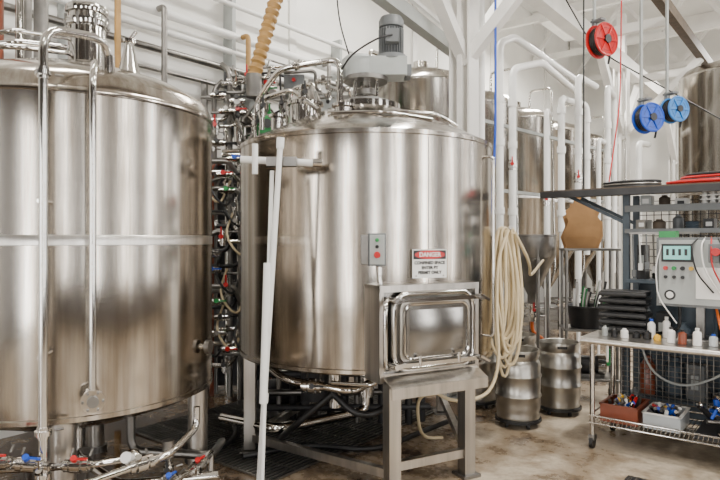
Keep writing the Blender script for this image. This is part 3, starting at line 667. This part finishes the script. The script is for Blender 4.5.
b.bar((-0.25,0.0,1.76),(0.3,0.0,1.76),0.015,0.02,DSTEEL); b.bar((-0.23,0,1.76),(-0.23,0.03,1.76),0.02,0.02,DSTEEL)
for k in range(9):
    x=-0.22+k*0.055; l=random.uniform(0.1,0.34); m=random.choice((BLACK,DSTEEL,DARK,SIGNW,GREY,RED))
    b.cyl((x,-0.01,1.75),(x+0.01,-0.01,1.75-l),0.007,m,n=8); b.box((x+0.01,-0.01,1.75-l-0.03),(0.035,0.015,0.06),m)
b.done()

# control panel
cp=TB('electrical_control_panel',0.44,0.34,0)
cp.box((0.33,0.0,1.45),(0.56,0.20,0.54),GREY); cp.box((0.33,-0.105,1.45),(0.52,0.012,0.50),LGREY)
cp.box((0.20,-0.115,1.60),(0.22,0.012,0.14),DARK); cp.box((0.20,-0.122,1.60),(0.19,0.006,0.105),LCD)
for k in range(4): cp.box((0.135+0.043*k,-0.126,1.605),(0.02,0.004,0.05),DARK)
for k,m in enumerate((RED,GREEN,BLACK,YEL)):
    cp.cyl((0.12+0.06*k,-0.10,1.48),(0.12+0.06*k,-0.135,1.48),0.016,m)
for k in range(3): cp.cyl((0.12+0.06*k,-0.10,1.41),(0.12+0.06*k,-0.13,1.41),0.013,BLACK)
cp.box((0.44,-0.114,1.37),(0.22,0.006,0.24),SIGNW); cp.cyl((0.15,-0.10,1.27),(0.15,-0.118,1.27),0.04,DARK,n=24); cp.cyl((0.15,-0.118,1.27),(0.15,-0.121,1.27),0.026,SIGNW,n=24)
cp.box((0.47,-0.13,1.60),(0.10,0.05,0.14),GREY); cp.cyl((0.47,-0.15,1.61),(0.47,-0.18,1.61),0.03,RED)
cp.tube([(0.2,0,1.18),(0.2,0,1.0),(0.1,0.1,0.95),(0.0,0.0,0.93)],0.012,BLACK,0.05)
cp.box((0.33,0.10,1.05),(0.06,0.05,0.27),DSTEEL); cp.box((0.33,0.06,0.918),(0.3,0.2,0.014),DSTEEL)
cp.tube([(0.45,0,1.18),(0.5,-0.1,1.0),(0.6,-0.1,0.93)],0.010,ORANGE,0.05)
for q in range(4): cp.tube([(0.35+0.04*q,-0.08,1.72),(0.3+0.07*q,-0.16,1.66),(0.34+0.05*q,-0.17,1.45+0.03*q),(0.45+0.04*q,-0.12,1.3)],0.006,(BLACK,SIGNW,RED,BLACK)[q],0.08)
cp.tube([(0.1,-0.1,1.7),(0.05,-0.14,1.5),(0.07,-0.15,1.25),(0.2,-0.12,1.05)],0.005,SIGNW,0.08)
cp.box((0.12,0,1.745),(0.12,0.14,0.05),GREEN)
cp.done(0.004)

def bottle(name,u,v,z,r,h,m,cap):
    b=TB(name,u,v,z); b.lathe([(0.001,0),(r,0.002),(r,h*0.68),(r*0.9,h*0.76),(r*0.4,h*0.84),(r*0.4,h*0.9)],m,n=24); b.cyl((0,0,h*0.88),(0,0,h),r*0.48,cap); b.done()
for i,(u,v,h,m,c) in enumerate(((0.44,0.30,0.15,SIGNW,BLUE),(0.62,0.12,0.12,SIGNW,DARK),(0.54,0.36,0.17,SIGNW,SIGNW),(0.70,0.10,0.11,BROWN,BLACK),(0.80,0.10,0.13,SIGNW,SIGNW),(0.90,0.14,0.09,TRANS,BLUE),(1.0,0.12,0.12,YEL,BLACK))):
    bottle('spray_bottle' if i%3==0 else 'sample_bottle',u,v,0.911,0.03,h,m,c)
b=TB('black_tray_stack',0.20,0.48,0.911)
for k in range(6):
    b.box((0.01*((k*7)%3-1),0,0.03+k*0.06),(0.34-0.02*(k%2),0.22,0.035),BLACK); b.box((0,-0.005,0.052+k*0.06),(0.36,0.24,0.01),DARK)
    b.cyl((-0.19,-0.12,0.03+k*0.06),(0.19,-0.12,0.03+k*0.06),0.018,DARK,n=10)
b.done(0.006)
b=TB('black_hose_roll',1.32,0.22,0.911)
for k in range(3): b.tube([(0.15*C(2*PI*q/28),0.12*S(2*PI*q/28),0.014+0.024*k) for q in range(28)],0.013,BLACK,0,8,closed=True)
b.done()
def tote(name,u,v,w,d,h,m,rim):
    b=TB(name,u,v,0.222); t=0.006
    b.box((0,0,t/2),(w,d,t),m)
    for s_ in (-1,1): b.box((s_*(w/2),0,h/2),(t,d,h),m); b.box((0,s_*(d/2),h/2),(w,t,h),m)
    b.box((-w/2,0,h),(0.02,d+0.02,0.01),rim);b.box((w/2,0,h),(0.02,d+0.02,0.01),rim);b.box((0,-d/2,h),(w+0.02,0.02,0.01),rim);b.box((0,d/2,h),(w+0.02,0.02,0.01),rim)
    for k in range(24):
        b.cyl((random.uniform(-w/2.6,w/2.6),random.uniform(-d/2.6,d/2.6),0.03),(random.uniform(-w/2.6,w/2.6),random.uniform(-d/2.6,d/2.6),h*1.2),0.014,random.choice((PIPE,DSTEEL,DSTEEL,BLUE,YEL,LGREY,BLACK,RED,SIGNW)))
    b.done()
tote('storage_tote',0.24,0.28,0.28,0.36,0.14,BROWN,BROWN); tote('storage_tote',0.55,0.3,0.26,0.36,0.12,TRANS,SIGNW)
b=TB('pipe_fitting_pile',1.14,0.32,0.222)
for k in range(90):
    p=Vector((random.uniform(-0.30,0.4),random.uniform(-0.18,0.2),random.uniform(0.03,0.15))); q=p+Vector((random.uniform(-0.1,0.1),random.uniform(-0.1,0.1),random.uniform(-0.02,0.12)))
    b.cyl(p,q,random.uniform(0.01,0.025),random.choice((PIPE,PIPE,DSTEEL,LGREY,BLUE,YEL,SIGNW,BLACK))); b.cyl(q,q+Vector((0.01,0.01,0.01)),0.03,PIPE)
b.box((0.03,0,0.015),(0.78,0.5,0.03),DARK)
b.done()

# ------------------------------------------------------------ rack with tub and cardboard, hopper
b=B('utility_rack',(2.44,6.4,0),-0.2)
for x in (-0.25,0.25):
    for y in (-0.18,0.18): b.cyl((x,y,0.08),(x,y,1.6),0.016,DSTEEL); b.cyl((x-0.015,y,0.045),(x+0.015,y,0.045),0.045,BLACK)
for z in (0.25,0.76,1.6): b.box((0,0,z),(0.56,0.42,0.025),DSTEEL)
b.done(0.004)
b=B('black_tub',(2.42,6.38,0.774)); b.lathe([(0.001,0.005),(0.17,0.0),(0.21,0.22),(0.23,0.225),(0.23,0.235),(0.20,0.235),(0.16,0.02),(0.001,0.02)],BLACK,n=40)
for k in range(18):
    x,y=random.uniform(-0.12,0.12),random.uniform(-0.12,0.05); b.tube([(x,y,0.03),(x*1.2,y*1.1,0.25),(x*1.4+0.03,y*1.3,random.uniform(0.28,0.5))],random.uniform(0.008,0.02),random.choice((GREEN,BLACK,DSTEEL,ORANGE,SIGNW,DARK)),0.05,8)
b.done()
b=B('cardboard_sheets',(2.35,6.36,1.613),-0.2)
P=[(-0.15,0.0),(0.14,0.0),(0.19,0.14),(0.19,0.30),(0.14,0.36),(0.17,0.44),(0.05,0.47),(0.02,0.56),(-0.06,0.57),(-0.08,0.46),(-0.16,0.40),(-0.13,0.28),(-0.19,0.14)]
for k,(dy,sc_,dx) in enumerate(((0.0,1,0),(0.05,0.92,0.05),(0.09,0.85,-0.04))):
    n=len(P); vs=[(x*sc_+dx,dy+0.12*z,z*sc_) for x,z in P]+[(x*sc_+dx,dy+0.12*z+0.008,z*sc_) for x,z in P]
    b.add(vs,[tuple(range(n-1,-1,-1)),tuple(range(n,2*n))]+[(i,(i+1)%n,n+(i+1)%n,n+i) for i in range(n)],CARD)
b.box((0,0.07,0.06),(0.3,0.12,0.12),CARD)
b.done()
b=B('grain_hopper',(1.95,6.8,0))
b.lathe([(0.05,0.98),(0.05,1.08),(0.25,1.5),(0.26,1.52),(0.26,1.74),(0.27,1.745),(0.27,1.76),(0.245,1.76),(0.24,1.5),(0.04,1.08)],DSTEEL,n=40)
for k in range(3):
    a=k*2*PI/3+0.5; b.cyl((0.26*C(a),0.26*S(a),0),(0.24*C(a),0.24*S(a),1.6),0.02,DSTEEL)
    a2=a+2*PI/3; b.cyl((0.255*C(a),0.255*S(a),0.4),(0.255*C(a2),0.255*S(a2),0.4),0.012,DSTEEL)
b.valve((0,0,0.9),(0,0,1),0.04,RED,(0,-1,0.2)); b.cyl((0,0,0.78),(0,0,1.0),0.045,PIPE)
b.tube([(0,0,0.8),(0,0,0.65),(0.1,-0.15,0.6),(0.15,-0.2,0.3),(0.15,-0.2,0.02)],0.02,ORANGE,0.12)
b.done()
b=B('pump_motor',(2.44,6.4,0.263),-0.2); b.cyl((-0.2,0,0.115),(0.08,0,0.115),0.09,BLACK,n=28); b.cyl((0.08,0,0.115),(0.16,0,0.115),0.11,PIPE,n=28); b.box((-0.05,0,0.012),(0.3,0.16,0.024),DSTEEL); b.tube([(0.14,0,0.12),(0.22,0,0.12),(0.22,0,0.28)],0.02,GREEN,0.04); b.done()

b=B('transfer_pump',(-0.75,5.9,0),0.3); b.cyl((-0.25,0,0.22),(0.15,0,0.22),0.12,DARK,n=28); b.cyl((0.15,0,0.22),(0.26,0,0.22),0.15,PIPE,n=28); b.box((-0.05,0,0.05),(0.6,0.3,0.1),DSTEEL); b.tube([(0.2,0,0.35),(0.2,0,0.6),(0.5,0.1,0.6)],0.03,PIPE,0.06); b.done()
b=B('floor_hose')
b.tube([(-0.9,4.6,0.04),(-0.4,4.9,0.04),(0.1,4.7,0.04),(0.45,5.1,0.04),(0.9,5.6,0.04)],0.022,BLACK,0.3,10)
b.tube([(-0.2,4.45,0.56),(0.0,4.35,0.40),(0.25,4.55,0.45),(0.2,4.9,0.6)],0.026,BLACK,0.15,10)
b.tube([(-1.3,4.5,0.04),(-1.0,5.0,0.04),(-1.2,5.6,0.04),(-0.8,6.2,0.04)],0.024,BLACK,0.3,10)
b.tube([(-0.2,4.45,0.56),(-0.5,4.5,0.3),(-0.7,4.8,0.06),(-0.9,5.2,0.04)],0.026,BLACK,0.2,10)
b.done()
b=roomB('added_dark_grate')  # grate added to darken the floor beneath the tanks
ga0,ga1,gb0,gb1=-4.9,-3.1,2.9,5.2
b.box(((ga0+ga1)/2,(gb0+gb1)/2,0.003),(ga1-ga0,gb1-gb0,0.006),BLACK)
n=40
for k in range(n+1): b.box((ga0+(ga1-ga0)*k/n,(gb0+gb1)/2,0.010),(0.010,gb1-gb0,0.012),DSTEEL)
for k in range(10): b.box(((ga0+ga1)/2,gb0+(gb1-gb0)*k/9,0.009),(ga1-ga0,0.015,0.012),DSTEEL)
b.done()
b=B('floor_drain_cover',(1.9,4.2,0.0),ANG)
b.box((0.25,0,0.004),(0.6,0.22,0.008),DARK)
for k in range(14): b.box((-0.02+k*0.042,0,0.01),(0.02,0.2,0.008),DSTEEL)
b.done()

# ------------------------------------------------------------ added lamps
for i,(a,bb,e) in enumerate(((-4,1.5,110),(-4,6,130),(-4,11,260),(-1,-1,60),(-0.5,4,200),(0,9,250),(2.5,1.5,90),(2.5,6.5,180),(-1.5,14,320))):  # lamps and housings added to light the closed room
    x,y=R(a,bb)
    b=B('added_bay_lamp',(x,y,5.55),ANG); b.box((0,0,0.05),(0.3,1.3,0.06),WHITE); b.box((0,0,0.1),(0.12,1.2,0.06),GREY); b.cyl((0,0.5,0.1),(0,0.5,0.4),0.01,DSTEEL); b.cyl((0,-0.5,0.1),(0,-0.5,0.4),0.01,DSTEEL); b.done()
    l=bpy.data.lights.new('lamp','AREA'); l.shape='RECTANGLE'; l.size=0.28; l.size_y=1.25; l.energy=e; l.color=(1,0.96,0.89)
    o=bpy.data.objects.new('added_bay_light',l); bpy.context.collection.objects.link(o); o.location=(x,y,5.55); o.rotation_euler=(0,0,ANG)
def win(a,bb,z,w,h,rz,e):  # area lamp added outside an unseen opening
    x,y=R(a,bb); l=bpy.data.lights.new('added_daylight','AREA'); l.shape='RECTANGLE'; l.size=w; l.size_y=h; l.energy=e; l.color=(1,0.98,0.95)
    o=bpy.data.objects.new('added_daylight',l); bpy.context.collection.objects.link(o); o.location=(x,y,z); o.rotation_euler=(PI/2,0,rz)
for i in range(nb): win(A1+0.35,B0+(i+0.5)*WSP,2.8,WWID,3.9,ANG+PI/2,190)
for xa,xb in UNSEEN_DOORS: win((xa+xb)/2,B0-0.4,2.1,xb-xa,4.0,ANG,280)

wd=bpy.data.worlds.new('World'); bpy.context.scene.world=wd; wd.use_nodes=True
nt=wd.node_tree; bg=nt.nodes['Background']; bg.inputs[0].default_value=(0.95,0.97,1,1); bg.inputs[1].default_value=1.2

cam=bpy.data.cameras.new('Camera'); cam.lens=30; cam.sensor_width=36; cam.clip_start=0.05
o=bpy.data.objects.new('Camera',cam); bpy.context.collection.objects.link(o); o.location=(0,0,1.7); o.rotation_euler=(PI/2,0,0)
bpy.context.scene.camera=o
